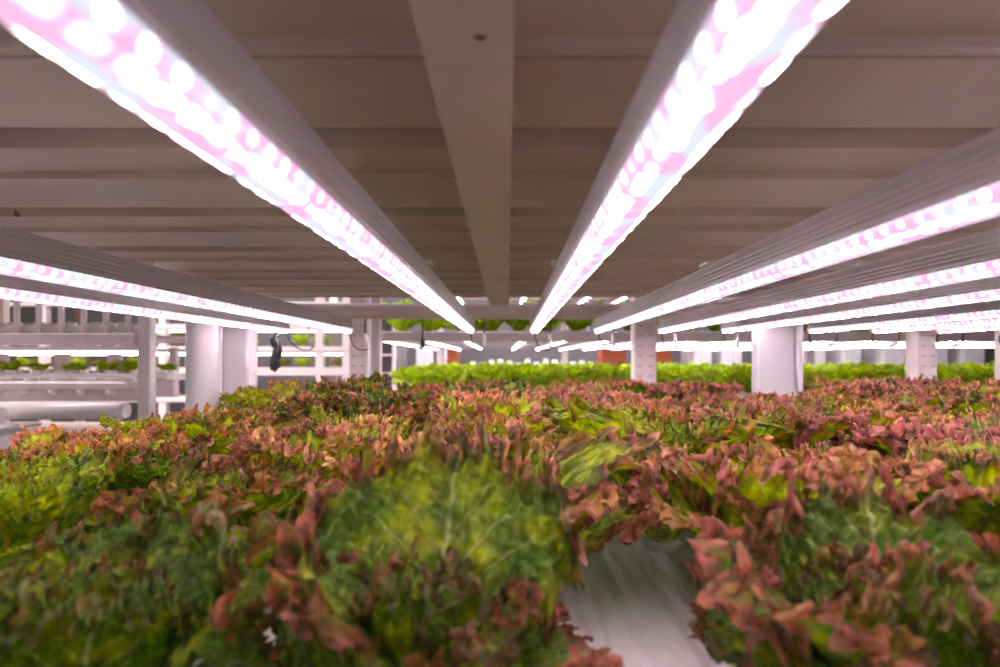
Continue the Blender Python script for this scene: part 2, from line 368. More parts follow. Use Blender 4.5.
def mesh_from(name, parts, mat):
    off = 0; CO = []; UV = []; RI = []; TO = []; Q = []
    for co, uvx, ri, to, q in parts:
        CO.append(co); UV.append(uvx); RI.append(ri); TO.append(to); Q.append(q+off); off += len(co)
    CO = np.concatenate(CO); UV = np.concatenate(UV); RI = np.concatenate(RI); TO = np.concatenate(TO); Q = np.concatenate(Q)
    CO[:, 2] = np.maximum(CO[:, 2], .003+.002*RI)
    me = bpy.data.meshes.new(name)
    me.vertices.add(len(CO)); me.vertices.foreach_set('co', CO.astype(np.float32).ravel())
    me.loops.add(Q.size); me.polygons.add(len(Q))
    me.loops.foreach_set('vertex_index', Q.astype(np.int32).ravel())
    me.polygons.foreach_set('loop_start', np.arange(0, Q.size, 4, dtype=np.int32))
    me.polygons.foreach_set('use_smooth', np.ones(len(Q), dtype=bool))
    me.update(calc_edges=True)
    ul = me.uv_layers.new(name='UVMap'); ul.data.foreach_set('uv', UV[Q.ravel()].astype(np.float32).ravel())
    a = me.attributes.new('rim', 'FLOAT', 'POINT'); a.data.foreach_set('value', RI.astype(np.float32))
    a = me.attributes.new('tone', 'FLOAT', 'POINT'); a.data.foreach_set('value', TO.astype(np.float32))
    me.materials.append(mat); return me
STEM = None
def make_head(name, seed, res=(22, 38), n=15, L=.115, W=.050, spread=1.0, ruf=1.0, mat=None, upright=0., hero=None):
    rg = np.random.RandomState(seed); outer = []; heart = []
    for hz_, hl, hw_, h0, h1, rl in (hero or []):      # broad upright leaves with a bearing of their own
        outer.append(leaf_arrays(rg, hl, hw_, 90, 330, math.radians(h0), math.radians(h1), .8, 2.1, math.radians(hz_), .004, .012, .42, rl, .62))
    for k in range(n):
        f = k/(n-1)                                    # 0 outermost .. 1 innermost
        az = k*2.399963 + rg.uniform(-.25, .25)
        e0 = math.radians(44+42*f+upright*10 + rg.uniform(-5, 5)); e1 = math.radians((-22+92*f)/spread + upright*30 + rg.uniform(-12, 12))
        Lk = L*(1.0+.12*math.sin(PI*min(1, f*1.3))-.28*f**1.5)*rg.uniform(.9, 1.1); Wk = W*(1.08-.45*f)*rg.uniform(.88, 1.12)
        arr = leaf_arrays(rg, Lk, Wk, res[0], res[1], e0, e1, rg.uniform(.4, 1.8)+1.2*f, ruf*rg.uniform(.85, 1.2), az, .004+.012*f, .009*(1-f), rg.uniform(.2, .8) - .1*f, rg.uniform(-.35, .35))
        (heart if f > .62 else outer).append(arr)
    o = bpy.data.objects.new(name, mesh_from(name, outer, mat)); C.objects.link(o)
    h = bpy.data.objects.new('heart_leaves', mesh_from('heart_leaves', heart, mat)); C.objects.link(h); h.parent = o
    global STEM
    if STEM is None:
        mb = MB(); mb.tube([(0,0,-.006),(0,0,.006),(0,0,.02),(0,0,.035)], [.009,.0095,.008,.004], 10); s = mb.build('stem', M['stem'], o); STEM = s.data
        mb = MB(); mb.tube([(0,0,-.012),(0,0,.0015)], [.016,.017], 14); g = mb.build('sponge_plug', M['sponge'], o); make_head.sp = g.data
    else:
        s = bpy.data.objects.new('stem', STEM); C.objects.link(s); s.parent = o
        g = bpy.data.objects.new('sponge_plug', make_head.sp); C.objects.link(g); g.parent = o
    return o

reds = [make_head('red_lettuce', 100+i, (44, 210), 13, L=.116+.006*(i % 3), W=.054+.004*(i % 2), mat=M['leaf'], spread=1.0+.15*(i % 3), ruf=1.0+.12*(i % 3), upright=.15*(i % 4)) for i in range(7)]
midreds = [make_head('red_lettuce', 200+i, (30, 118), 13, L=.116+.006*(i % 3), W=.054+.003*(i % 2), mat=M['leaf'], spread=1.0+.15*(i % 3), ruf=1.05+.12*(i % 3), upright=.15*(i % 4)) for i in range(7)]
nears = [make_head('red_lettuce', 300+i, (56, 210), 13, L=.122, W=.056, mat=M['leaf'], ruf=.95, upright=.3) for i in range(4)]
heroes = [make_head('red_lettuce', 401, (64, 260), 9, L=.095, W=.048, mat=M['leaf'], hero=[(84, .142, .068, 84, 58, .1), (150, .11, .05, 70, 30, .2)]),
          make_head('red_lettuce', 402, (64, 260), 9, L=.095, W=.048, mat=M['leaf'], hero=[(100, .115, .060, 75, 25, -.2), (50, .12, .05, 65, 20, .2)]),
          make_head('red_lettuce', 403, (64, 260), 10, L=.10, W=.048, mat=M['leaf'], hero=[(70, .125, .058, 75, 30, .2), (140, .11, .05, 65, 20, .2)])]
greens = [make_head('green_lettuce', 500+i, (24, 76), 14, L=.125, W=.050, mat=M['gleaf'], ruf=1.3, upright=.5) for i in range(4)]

ORD = ['front', 'second', 'third', 'fourth', 'fifth', 'sixth', 'seventh', 'eighth', 'ninth', 'tenth', 'eleventh', 'twelfth', 'thirteenth', 'fourteenth', 'fifteenth', 'sixteenth', 'seventeenth', 'eighteenth']
def nth(i): return 'first' if i == 0 else ORD[i]
def look(r, v, y):
    a = 'deep burgundy' if r > .74 else 'red-brown' if r > .55 else 'red-tipped green' if r > .38 else 'mostly green'
    return a
used_proto = set()
def put(proto, loc, rz, s, label, group, color, rx=0, ry=0):
    if proto.name not in used_proto:
        used_proto.add(proto.name)
        proto.location = loc; proto.rotation_euler = (rx, ry, rz); proto.scale = (s,)*3; proto['label'] = label; proto['group'] = group
        proto['category'] = 'lettuce'; proto.color = color
        for c in proto.children: c.color = color
        return proto
    c = copy_tree(proto, loc, rz, s, label, group, color, rx, ry); c['category'] = 'lettuce'; return c

TRAY = CZ-.183
XC = [-.535, -.365, -.195, -.015, .165, .345, .515]
rows = [.30+.158*k for k in range(10)]
# front bed
for r, Y in enumerate(rows):
    for c, X in enumerate(XC):
        if abs(X) > .86*Y+.13: continue                 # never in view
        near = r < 2
        pr = nears[(c+2*r) % 4] if near else (reds if r < 5 else midreds)[(c*5+r*3) % 7]
        jx, jy = rnd.uniform(-.016, .016), rnd.uniform(-.014, .014)
        redn = .47+.13*max(-1, min(1, X/.35)) + rnd.choice([-.24, -.12, 0, .08, .2, .26])*1.1 + (-.06 if near else 0) + (.03*r-.05)
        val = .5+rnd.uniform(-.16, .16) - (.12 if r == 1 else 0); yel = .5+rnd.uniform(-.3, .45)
        s = rnd.uniform(.90, 1.17)
        if r >= 4: s = rnd.choice([.84, .92, 1.0, 1.1, 1.2])
        if c == 0: s = (.80 if r in (3, 4) else min(s, .84)) if r < 7 else s
        if (r, c) in ((3, 4), (2, 5), (4, 1)): s = .80
        if c == 1 and r < 3: s = .86
        if r == 0:
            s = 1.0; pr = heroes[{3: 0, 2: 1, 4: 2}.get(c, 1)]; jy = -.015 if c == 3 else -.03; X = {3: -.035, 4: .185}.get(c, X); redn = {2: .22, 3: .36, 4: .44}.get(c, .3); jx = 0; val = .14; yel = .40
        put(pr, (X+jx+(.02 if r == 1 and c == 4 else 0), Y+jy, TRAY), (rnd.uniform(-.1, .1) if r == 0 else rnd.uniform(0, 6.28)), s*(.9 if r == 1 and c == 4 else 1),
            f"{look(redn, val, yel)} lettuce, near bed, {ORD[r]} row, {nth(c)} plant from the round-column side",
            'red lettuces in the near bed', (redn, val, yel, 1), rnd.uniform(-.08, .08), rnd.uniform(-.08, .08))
# bed to the right
XR = [.80+.165*k for k in range(5)]
for r, Y in enumerate(rows):
    cc = 0
    for c, X in enumerate(XR):
        if X > .86*Y+.06: continue
        redn = .56+rnd.choice([-.22, -.1, 0, .1, .24]); val = .5+rnd.uniform(-.10, .12); yel = .5+rnd.uniform(-.3, .4)
        put((reds if r < 3 else midreds)[(c*4+r*5+3) % 7], (X+rnd.uniform(-.015, .015), Y+rnd.uniform(-.015, .015), TRAY), rnd.uniform(0, 6.28), rnd.choice([.86, .95, 1.03, 1.14]),
            f"{look(redn, val, yel)} lettuce past the square column, {ORD[r]} row, {nth(c)} plant from it",
            'red lettuces in the bed past the square column', (redn, val, yel, 1), rnd.uniform(-.08, .08), rnd.uniform(-.08, .08))
# green bed of the rack behind
T2 = CZ-.150
GX = [-.36+.155*k for k in range(18)]
for r in range(5):
    Y = 2.50+.17*r
    for c, X in enumerate(GX):
        if X > .84*Y+.05: continue
        put(greens[(c*3+r) % 4], (X+rnd.uniform(-.015, .015)+(.07 if r % 2 else 0), Y+rnd.uniform(-.015, .015), T2), rnd.uniform(0, 6.28), rnd.uniform(.95, 1.12),
            f"bright green lettuce, rear bed, {ORD[r]} row, {nth(c)} plant from the cabinet end",
            'green lettuces in the rear bed', (.1, .5+rnd.uniform(-.08, .12), .5, 1), rnd.uniform(-.1, .1), rnd.uniform(-.1, .1))
UT = CZ+.115
for c in range(18):
    X = -.42+.12*c+rnd.uniform(-.02, .02)
    put(greens[c % 4], (X, 2.50, UT-.012), rnd.uniform(0, 6.28), rnd.uniform(.85, 1.25),
        f"green lettuce on the upper rear tier, {nth(c)} plant from the cabinet end",
        'green lettuces on the upper tier behind', (.1, .52+rnd.uniform(-.1, .06), .5, 1), rnd.uniform(-.2, .2), rnd.uniform(-.2, .2))

# ------------------------------------------------------------------ grow beds
def bed(x0, x1, y0, y1, ztop, cols, rws, label_t, nboards, grp, side):
    t = empty('grow_trough', ((x0+x1)/2, y0, ztop-.10), label_t, 'grow trough')
    cx = (x0+x1)/2; mb = MB()
    mb.box(x0-cx-.012, x1-cx+.012, -.012, y1-y0+.012, 0, .012)
    mb.build('trough_floor', M['trough'], t)
    for nm, a in (('side_wall', (x0-cx-.014, x0-cx-.002, -.012, y1-y0+.012, .012, .118)), ('side_wall', (x1-cx+.002, x1-cx+.014, -.012, y1-y0+.012, .012, .118)),
                  ('end_wall', (x0-cx-.002, x1-cx+.002, -.014, -.002, .012, .118)), ('end_wall', (x0-cx-.002, x1-cx+.002, y1-y0+.002, y1-y0+.014, .012, .118))):
        MB().box(*a, b=.003).build(nm, M['trough'], t)
    # rafts: one board per two rows, with a hole for each plant and shallow ribs
    ys = [y0+(y1-y0)*k/nboards for k in range(nboards+1)]
    for k in range(nboards):
        a, b = ys[k]+.0015, ys[k+1]-.0015
        n = int((x1-x0)/.0035); xs = [x0+(x1-x0)*q/n for q in range(n+1)]
        mb = MB(); mb.prism_y([(xx, ztop-.0040+.0010*math.cos(2*PI*xx/.0175)) for xx in xs] + [(x1, ztop-.022), (x0, ztop-.022)], a, b)
        o = mb.build('planting_board', M['tray'])
        for yy in rws:
            if a < yy < b:
                for xx in cols:
                    if x0 < xx < x1:
                        ring = [(xx+.021*math.cos(q*PI/8), yy+.021*math.sin(q*PI/8), ztop-.003) for q in range(17)]
                        MB().tube(ring, .0028, 6, caps=False).build('hole_rim', M['tray'], o)
        tag(o, f"white planting board, {nth(k)} back from the camera in the {side}", 'planting board', grp)
bed(-.625, .605, .13, 1.78, TRAY, XC, rows, 'long white plastic trough holding the red lettuces nearest the camera', 3, 'planting boards under the lettuces', 'near bed')
bed(.745, 1.62, .55, 1.78, TRAY, XR, rows, 'long white plastic trough of red lettuces past the square column', 4, 'planting boards under the lettuces', 'bed past the square column')
bed(-.48, 2.45, 2.38, 3.4, T2, GX, [], 'white plastic trough of bright green lettuces on the rear rack', 3, 'planting boards under the lettuces', 'rear bed')

# ------------------------------------------------------------------ corrugated decks and racks
DZ = CZ+.170
def deck_prof(y0, y1, z, pitch=.23, ph=.438, dep=.014, t=.0016):
    """(y,z) underside profile: flat pans, upturned ribs, a lapped seam"""
    pr = [(y0, z)]; k = math.floor((y0-ph)/pitch)
    while True:
        a = ph+k*pitch
        s = a-.116
        for yy, zz in ((s-.007, 0), (s-.004, -.0045), (s+.004, -.0045), (s+.005, .006), (s+.013, .006), (s+.016, 0), (a, 0), (a+.006, dep), (a+.037, dep), (a+.043, 0)):
            if y0+.001 < yy < y1-.001: pr.append((yy, z+zz))
        k += 1
        if a > y1: break
    pr.append((y1, z))
    return pr + [(y, zz+t) for y, zz in reversed(pr)]
def perforated_post(name, x, y, w, d, z0, z1, parent, slots=True):
    o = MB().box(x-w/2, x+w/2, y-d/2, y+d/2, z0, z1, b=.004).build(name, M['rose'], parent)
    if slots:
        mb = MB(); z = z0+.05
        while z < z1-.03:
            for sx in (-.24, .24):
                mb.box(x+sx*w-.006, x+sx*w+.006, y-d/2-.0012, y-d/2+.002, z, z+.0045)
            z += .055 if int(z*1000) % 2 else .03
        mb.build('slot', M['slot'], o)['kind'] = 'stuff'
    return o
# main rack
rk = empty('growing_rack', (0, 1.72, 0), 'cream steel growing rack overhead with ribbed sheet deck and flat central beam', 'rack')
def loc(o, root): o.location = tuple(-a for a in root.location); return o
def P(o): o.location = (-rk.location[0], -rk.location[1], -rk.location[2]); return o
P(MB().prism_x(deck_prof(-.45, 1.63, DZ), -.68, .685).build('ribbed_deck', M['deck'], rk))
# flat central beam, slightly out of square
mb = MB(); mb.add([(-.0405,-.4,DZ-.022),(-.001,-.4,DZ-.022),(.019,1.64,DZ-.022),(-.034,1.64,DZ-.022),(-.0405,-.4,DZ-.001),(-.001,-.4,DZ-.001),(.019,1.64,DZ-.001),(-.034,1.64,DZ-.001)],
                  [(3,2,1,0),(4,5,6,7),(0,1,5,4),(1,2,6,5),(2,3,7,6),(3,0,4,7)])
P(mb.build('central_beam', M['beam'], rk))
# cross beam at the far end: rolled section
prof = []
for i in range(13):
    a = -PI/2 - PI*i/12
    prof.append((1.69+.022*math.cos(a)*1.0, CZ+.138+.021*math.sin(a)))
prof += [(1.72, CZ+.159), (1.72, CZ+.117)]
P(MB().prism_x(prof, -.68, .685).build('cross_beam', M['rose'], rk))
for x in (-.430, .428):
    P(perforated_post('upright', x, 1.815, (.052 if x < 0 else .067), .05, 0, CZ+.62, rk))
P(MB().box(-.66, .66, 1.79, 1.84, TRAY-.15, TRAY-.102, b=.003).build('bed_beam', M['rose'], rk))
P(MB().box(-.66, .66, .14, .18, TRAY-.15, TRAY-.102, b=.003).build('bed_beam', M['rose'], rk))
for x in (-.655, .635):
    P(MB().box(x-.02, x+.02, -.5, 1.84, DZ+.02, DZ+.06, b=.003).build('side_rail', M['beam'], rk))
# neighbouring rack past the square column
rk2 = empty('growing_rack', (1.4, 1.72, 0), 'matching steel growing rack carrying the lamps past the square column', 'rack')
def P2(o): o.location = (-1.4, -1.72, 0); return o
P2(MB().prism_x(deck_prof(.1, 1.63, DZ), .765, 2.2).build('ribbed_deck', M['deck'], rk2))
P2(MB().prism_x([(a, b) for a, b in prof], .765, 2.2).build('cross_beam', M['rose'], rk2))
P2(perforated_post('upright', 1.272, 1.815, .055, .05, 0, CZ+.62, rk2))
P2(perforated_post('upright', 1.555, 1.83, .07, .05, 0, CZ+.62, rk2))
P2(MB().box(.76, 1.64, 1.79, 1.84, TRAY-.15, TRAY-.102, b=.003).build('bed_beam', M['rose'], rk2))
P2(MB().box(.76, 1.64, .56, .6, TRAY-.15, TRAY-.102, b=.003).build('bed_beam', M['rose'], rk2))

# building columns between the beds
def square_column(x0, x1, y0, y1, lip, label):
    t = empty('square_column', ((x0+x1)/2, (y0+y1)/2, 0), label, 'column')
    cx, cy = (x0+x1)/2, (y0+y1)/2
    MB().box(x0-cx, x1-cx, y0-cy, y1-cy, 0, 3.2, b=.004).build('shaft', M['column'], t)
    lx = (x1-cx, x1-cx+.012) if lip > 0 else (x0-cx-.012, x0-cx)
    MB().box(lx[0], lx[1], y0-cy-.012, y0-cy+.03, 0, 3.2, b=.002).build('corner_strip', M['white'], t)
square_column(.6225, .716, 1.46, 1.50, 1, 'white square column standing between the two red lettuce beds')
square_column(-.711, -.645, 1.524, 1.586, -1, 'white square column beside the round white column')
t = empty('round_column', (-.687, 1.375, 0), 'round white column at the edge of the near lettuce bed', 'column')
MB().tube([(0,0,0),(0,0,3.2)], .034, 40).build('shaft', M['column'], t)
MB().tube([(0,0,.9),(0,0,.92),(0,0,.94)], [.035,.0375,.035], 40).build('pipe_collar', M['column'], t)

# ------------------------------------------------------------------ grow lamps (integrated tubes running away from the camera)
def lamp_mesh(Y0, Y1, r=.0125, h=.085):
    """housing + diffuser; origin at the far end"""
    Ln = Y1-Y0
    hp = [(-r, .001), (-r-.001, .004), (-r*.98, .012), (-r*.86, .022), (-r*.80, .025), (-r*.80, .028), (r*.80, .028), (r*.80, .025), (r*.86, .022), (r*.98, .012), (r+.001, .004), (r, .001)]
    # fine ribs along the flanks
    pr = []
    for i in range(len(hp)-1):
        a, b = hp[i], hp[i+1]; pr.append(a)
        if i in (2, 8) or i in (3, 7) or i in (1, 9):
            for k in range(1, 4):
                q = k/4; sx = -1 if a[0] < 0 else 1
                pr.append((a[0]+(b[0]-a[0])*q + sx*(.00025 if k % 2 else -.00015), a[1]+(b[1]-a[1])*q))
    pr.append(hp[-1])
    h_me = MB().prism_y(pr, -Ln, 0)
    n = 14; vs = []; fs = []; uvs = []
    for j, y in enumerate((-Ln, 0)):
        for i in range(n+1):
            a = PI*i/n; vs.append((-r*math.cos(a), y, .001-r*math.sin(a)*1.0)); uvs.append((y, i/n))
    for i in range(n): fs.append((i, n+1+i, n+2+i, i+1))
    return h_me, vs, fs, uvs
def make_lamp(Y0, Y1, label, group, lit_end=False):
    t = empty('grow_lamp', (0, Y1, CZ+.085), label, 'grow lamp', group)
    h_me, vs, fs, uvs = lamp_mesh(Y0, Y1)
    h_me.build('housing', M['housing'], t)
    me = bpy.data.meshes.new('diffuser'); me.from_pydata(vs, [], fs); ul = me.uv_layers.new(name='UVMap')
    for lp in me.loops: ul.data[lp.index].uv = uvs[lp.vertex_index]
    for p in me.polygons: p.use_smooth = True
    me.materials.append(M['led']); d = bpy.data.objects.new('diffuser', me); C.objects.link(d); d.parent = t
    # end cap: half disc + housing cap
    n = 10; cap = MB()
    ring = [(-.0128*math.cos(PI*i/n), .001-.0128*math.sin(PI*i/n)) for i in range(n+1)]
    cap.prism_y(ring + [(.0128, .004), (-.0128, .004)], 0.0, .006)
    cap.build('end_cap', M['endpink'] if lit_end else M['plastic_white'], t)
    MB().box(-.012, .012, 0, .003, .004, .0275).build('housing_cap', M['plastic_white'], t)
    for y in (-.22, -.95):
        MB().box(-.016, .016, y-.012, y+.012, .0275, .031).build('mounting_clip', M['plastic_white'], t)
    return t
LX = [(-.600, 'outermost on the round-column side'), (-.425, 'second from the round-column side'), (-.088, 'round-column side of the central beam'),
      (.090, 'square-column side of the central beam'), (.268, 'second from the central beam toward the square column'),
      (.444, 'third from the central beam toward the square column'), (.617, 'last before the square column')]
LAMPS = []
LROT = [-.004, -.004, -.0109, -.017, -.012, -.008, -.006]
Y1 = 1.66
base = make_lamp(-.45, Y1, '', 'grow lamps over the near bed')
for i, (x, d) in enumerate(LX):
    lab = f"grow lamp over the near bed, {d}"
    if i == 0: o = base; o.location = (x, Y1, CZ+.085); o['label'] = lab
    else: o = copy_tree(base, (x, Y1+rnd.uniform(-.01, .01), CZ+.085), label=lab)
    o.rotation_euler[2] = LROT[i]; LAMPS.append(o)
b2 = make_lamp(.05, 1.66, '', 'grow lamps over the bed past the square column', True)
RX = [.86, 1.035, 1.215, 1.39, 1.56, 1.73]
for i, x in enumerate(RX):
    lab = f"long pink-white grow lamp past the square column, {nth(i)} counting away from that column"
    if i == 0: o = b2; o.location = (x, Y1, CZ+.085); o['label'] = lab
    else: o = copy_tree(b2, (x, Y1, CZ+.085), label=lab)
    LAMPS.append(o)
# rear rack lamps
b3 = make_lamp(2.48, 4.6, '', 'grow lamps over the rear bed'); b3.scale = (1.3, 1, 1.2)
gx = [-.50, -.33, -.16, .09, .27, .45, .63, .82, 1.0, 1.2, 1.4, 1.6, 1.8, 2.0, 2.2]
for i, x in enumerate(gx):
    lab = f"blurred grow lamp over the green rear bed, {nth(i)} from the end by the dark cabinet"
    if i == 0: o = b3; o.location = (x, 4.6, CZ+.088); o['label'] = lab
    else: o = copy_tree(b3, (x, 4.6, CZ+.088), label=lab)
for i, x in enumerate([-.42, -.26, .02, .13, .50, .72, .95, 1.25, 1.55]):
    copy_tree(b3, (x, 4.42, CZ+.37), label=f"grow lamp high over the upper rear tier, {nth(i)} from the dark-cabinet end")['group'] = 'grow lamps over the upper rear tier'

# ------------------------------------------------------------------ rear rack
rr = empty('growing_rack', (1.0, 2.4, 0), 'pale steel rear rack carrying the bright green lettuces on two tiers', 'rack')
def P3(o): o.location = (-1.0, -2.4, 0); return o
P3(MB().box(-.50, 2.6, 2.36, 2.40, CZ+.072, CZ+.113, b=.005).build('tier_beam', M['rose'], rr))
P3(MB().prism_x(deck_prof(2.41, 5.6, CZ+.104), -.50, 2.6).build('ribbed_deck', M['white'], rr))
P3(MB().box(-.50, 2.6, 2.33, 2.37, T2-.16, T2-.105, b=.005).build('tier_beam', M['rose'], rr))
for x in (-.49, 1.60, 2.45):
    P3(MB().box(x-.02, x+.02, 2.315, 2.355, 0, 2.5, b=.004).build('upright', M['rose'], rr))
for x in (-.49, .5, 1.50, 2.45):
    P3(MB().box(x-.025, x+.025, 4.75, 4.80, 0, 2.5, b=.004).build('upright', M['rose'], rr))
P3(MB().prism_x(deck_prof(2.41, 5.0, CZ+.50), -.50, 2.6).build('ribbed_deck', M['deck'], rr))

# ------------------------------------------------------------------ lamp leads and connectors
def bez(p0, p1, p2, p3, n=14):
    out = []
    for i in range(n+1):
        t = i/n; out.append(tuple((1-t)**3*a+3*(1-t)**2*t*b+3*(1-t)*t*t*c+t**3*d for a, b, c, d in zip(p0, p1, p2, p3)))
    return out
def lead(x, dx, label, tilt=0., grp='lamp leads with white connectors'):
    """lead from the lamp end looping down to a white connector hung from the cross beam"""
    y = Y1+.012; h = CZ
    t = empty('lamp_lead', (x, y, h+.085), label, 'cable', grp)
    c0 = (dx+tilt, .02, -.052); c1 = (dx, .02, -.010)
    MB().tube(bez((0, -.006, -.004), (.004, .01, -.045), (dx-.022, .02, -.066), (c0[0]-.002, .02, c0[2]-.002)), .0016, 8).build('cable', M['black'], t)
    MB().tube([c0, ((c0[0]+c1[0])/2, .02, -.032), c1], [.0042, .0052, .0045], 10).build('connector', M['plastic_white'], t)
    MB().tube(bez(c1, (dx, .02, .006), (dx+.001, .022, .02), (dx+.001, .024, .033)), .0019, 8).build('drop_cable', M['black'], t)
    return t
where = ['the outermost lamp by the round column', 'the second lamp from the round column', 'the lamp just round-column side of the central beam',
         'the lamp just square-column side of the central beam', 'the second lamp toward the square column', 'the third lamp toward the square column', 'the last lamp before the square column']
for i, (x, _) in enumerate(LX):
    lead(x, (.055 if i == 0 else .038 if i < 3 else .045), f"black lead and white connector at {where[i]}", tilt=(.012 if i < 2 else .002 if i < 6 else .004))
for i, x in enumerate(RX[:4]):
    t = empty('lamp_lead', (x, Y1+.008, CZ+.085), f"thick black lead looping under {nth(i)} lamp past the square column", 'cable', 'leads of the lamps past the square column')
    MB().tube(bez((0, 0, -.006), (-.012, .004, -.035), (.0, .01, -.048), (.055, .02, -.046)), .0024, 8).build('cable', M['black'], t)
    MB().tube([(.055, .02, -.046), (.075, .02, -.040)], [.004, .0045], 10).build('connector', M['plastic_white'], t)
    MB().tube(bez((.075, .02, -.040), (.085, .02, -.03), (.085, .02, -.01), (.085, .028, .033)), .0018, 8).build('drop_cable', M['black'], t)
# spare plug where a lamp is missing
t = empty('spare_plug', (-.225, 1.70, CZ+.118), 'loose black plug with white cap hanging where a lamp is missing', 'plug')
MB().tube([(0,0,0),(.001,0,-.03),(-.001,0,-.055)], .0019, 8).build('cable', M['black'], t)
MB().tube([(-.001,0,-.055),(0,0,-.068),(.001,0,-.084)], [.0035,.0058,.005], 12).build('plug_body', M['black'], t)
MB().tube([(-.010,0,-.078),(-.006,0,-.083),(-.001,0,-.084)], [.005,.006,.0045], 12).build('white_cap', M['plastic_white'], t)
# black bundle beside the square column
t = empty('cable_bundle', (-.625, 1.66, CZ+.095), 'thick black taped cable bundle hanging beside the paired columns', 'cable')
zz = [0, -.014, -.016, -.030, -.033, -.036, -.055, -.058, -.061, -.082, -.085, -.088, -.118, -.12]
rr_ = [.0022, .0026, .005, .0075, .0115, .0125, .0120, .0105, .0125, .0135, .0118, .0135, .0145, .010]
MB().tube([(.0+.004*math.sin(i), 0, z) for i, z in enumerate(zz)], rr_, 14).build('taped_body', M['black'], t)
MB().tube([(.0,0,-.018),(-.004,0,-.004),(-.007,.0,.012)], .002, 8).build('loose_wire', M['black'], t)

# ------------------------------------------------------------------ rack on the round-column side, seen side on (front at Y=2.2)
def facing_rack(name, x0, x1, y, depth, posts, shelves, label, pw=.045, mat='rose'):
    t = empty(name, ((x0+x1)/2, y, 0), label, 'rack'); cx = (x0+x1)/2
    for px in posts:
        for yy in (0, depth):
            MB().box(px-cx-pw/2, px-cx+pw/2, yy, yy+pw, 0, 2.6, b=.003).build('upright', M[mat], t)
    for (z0, z1) in shelves:
        MB().box(x0-cx, x1-cx, .005, depth, z1-.012, z1).build('shelf', M['deck'], t)
        MB().box(x0-cx, x1-cx, -.012, .005, z0, z1, b=.003).build('shelf_beam', M[mat], t)
    return t
lr = facing_rack('shelf_rack', -3.4, -1.34, 2.2, .9, [-1.315, -2.6], [(CZ+.055, CZ+.098), (CZ+.30, CZ+.34), (CZ-.36, CZ-.32)], 'white pipe rack with cup trays standing beyond the round column')
def PL(o): o.location = (2.37, -2.2, 0); return o
# brackets standing on the upper shelf edge
for k in range(9):
    x = -1.375-.082*k
    PL(MB().box(x-.009, x+.009, 2.2, 2.215, CZ+.098, CZ+.30, b=.002).build('bracket', M['rose'], lr))
# tray with cups
def cup_tray(x0, x1, y, z, label, n):
    t = empty('cup_tray', ((x0+x1)/2, y, z), label, 'tray', 'white cup trays on the pipe rack'); w = (x1-x0)/2
    MB().box(-w, w, 0, .14, -.03, 0, b=.006).build('channel', M['pipe'], t)
    for k in range(n):
        xx = -w+.05+k*(2*w-.1)/(n-1)
        for yy in (.02, .09):
            mb = MB(); mb.tube([(xx, yy+.01, -.004), (xx, yy+.01, .012), (xx, yy+.01, .013)], [.020, .024, .018], 16); mb.build('cup', M['pipe'], t)
        mb = MB(); mb.tube([(xx, -.004, -.031), (xx, -.004, -.050)], [.017, .012], 12); mb.build('socket', M['pipe'], t)
    return t
cup_tray(-3.1, -1.355, 2.16, CZ-.078, 'white tray of round cups on the pipe rack, lower tier', 17)
cup_tray(-3.1, -1.355, 2.44, CZ-.055, 'white tray of round cups on the pipe rack, behind the lower tier', 17)
cup_tray(-3.1, -1.36, 2.21, CZ+.128, 'white tray of round cups on the pipe rack, upper tier', 17)
PL(MB().box(-3.4, -1.33, 2.18, 2.23, CZ-.150, CZ-.109, b=.003).build('tray_rail', M['rose'], lr))
PL(MB().box(-3.4, -1.33, 2.43, 2.47, CZ-.150, CZ-.086, b=.003).build('tray_rail', M['rose'], lr))
for k in range(8):
    x = -1.40-.14*k
    PL(MB().box(x-.01, x+.01, 2.185, 2.20, CZ-.22, CZ-.149, b=.002).build('hanger', M['rose'], lr))
for k, (px, w_) in enumerate([(-1.44, .03), (-1.70, .05), (-1.93, .06), (-2.2, .05)]):
    PL(MB().box(px-w_/2, px+w_/2, 2.62, 2.65, CZ-.15, CZ+.055, b=.002).build('inner_post', M['rose'], lr))
# seedlings in the trays
for k in range(12):
    x = -1.42-.135*k+rnd.uniform(-.02, .02)
    put(greens[k % 4], (x, 2.55, CZ-.066), rnd.uniform(0, 6), rnd.uniform(.42, .55), f"small green lettuce in a cup tray on the pipe rack, {nth(k)} from its upright",
        'small green lettuces on the pipe rack', (.1, .45, .5, 1))
# pipes
t = empty('drain_pipe', (-1.30, 2.08, CZ-.175), 'thick white drain pipe running beneath the lower cup tray', 'pipe')
MB().tube([(-.52,0,0),(-.02,0,.0),(0,0,0)], [.031,.031,.026], 24).build('pipe_body', M['pipe'], t)
MB().tube([(-.53,0,0),(-.50,0,0)], .034, 24).build('coupling', M['pipe'], t)
t = empty('drain_pipe', (-1.58, 1.90, CZ-.175), 'thinner white pipe with round joints in front of the pipe rack', 'pipe')
MB().tube([(-.9,0,-.003),(0,0,0.0)], .020, 24).build('pipe_body', M['pipe'], t)
for x in (-.02, -.20, -.52):
    MB().tube([(x-.02,0,0),(x-.018,0,0),(x+.018,0,0),(x+.02,0,0)], [.020,.025,.025,.020], 24).build('coupling', M['pipe'], t)
MB().tube([(-.19,0,.02),(-.19,.0,.09)], .009, 12).build('riser', M['pipe'], t)
t = empty('tank', (-2.1, 1.80, 0), 'low white nutrient tank under the pipes of the pipe rack', 'tank')
MB().box(-.62, .42, -.15, .35, .25, CZ-.235, b=.02).build('tank_body', M['trough'], t)
MB().box(-.64, .44, -.17, .37, CZ-.236, CZ-.222, b=.004).build('lid', M['trough'], t)
MB().box(-.55, .35, -.1, .3, 0, .25).build('plinth', M['darkgrey'], t)

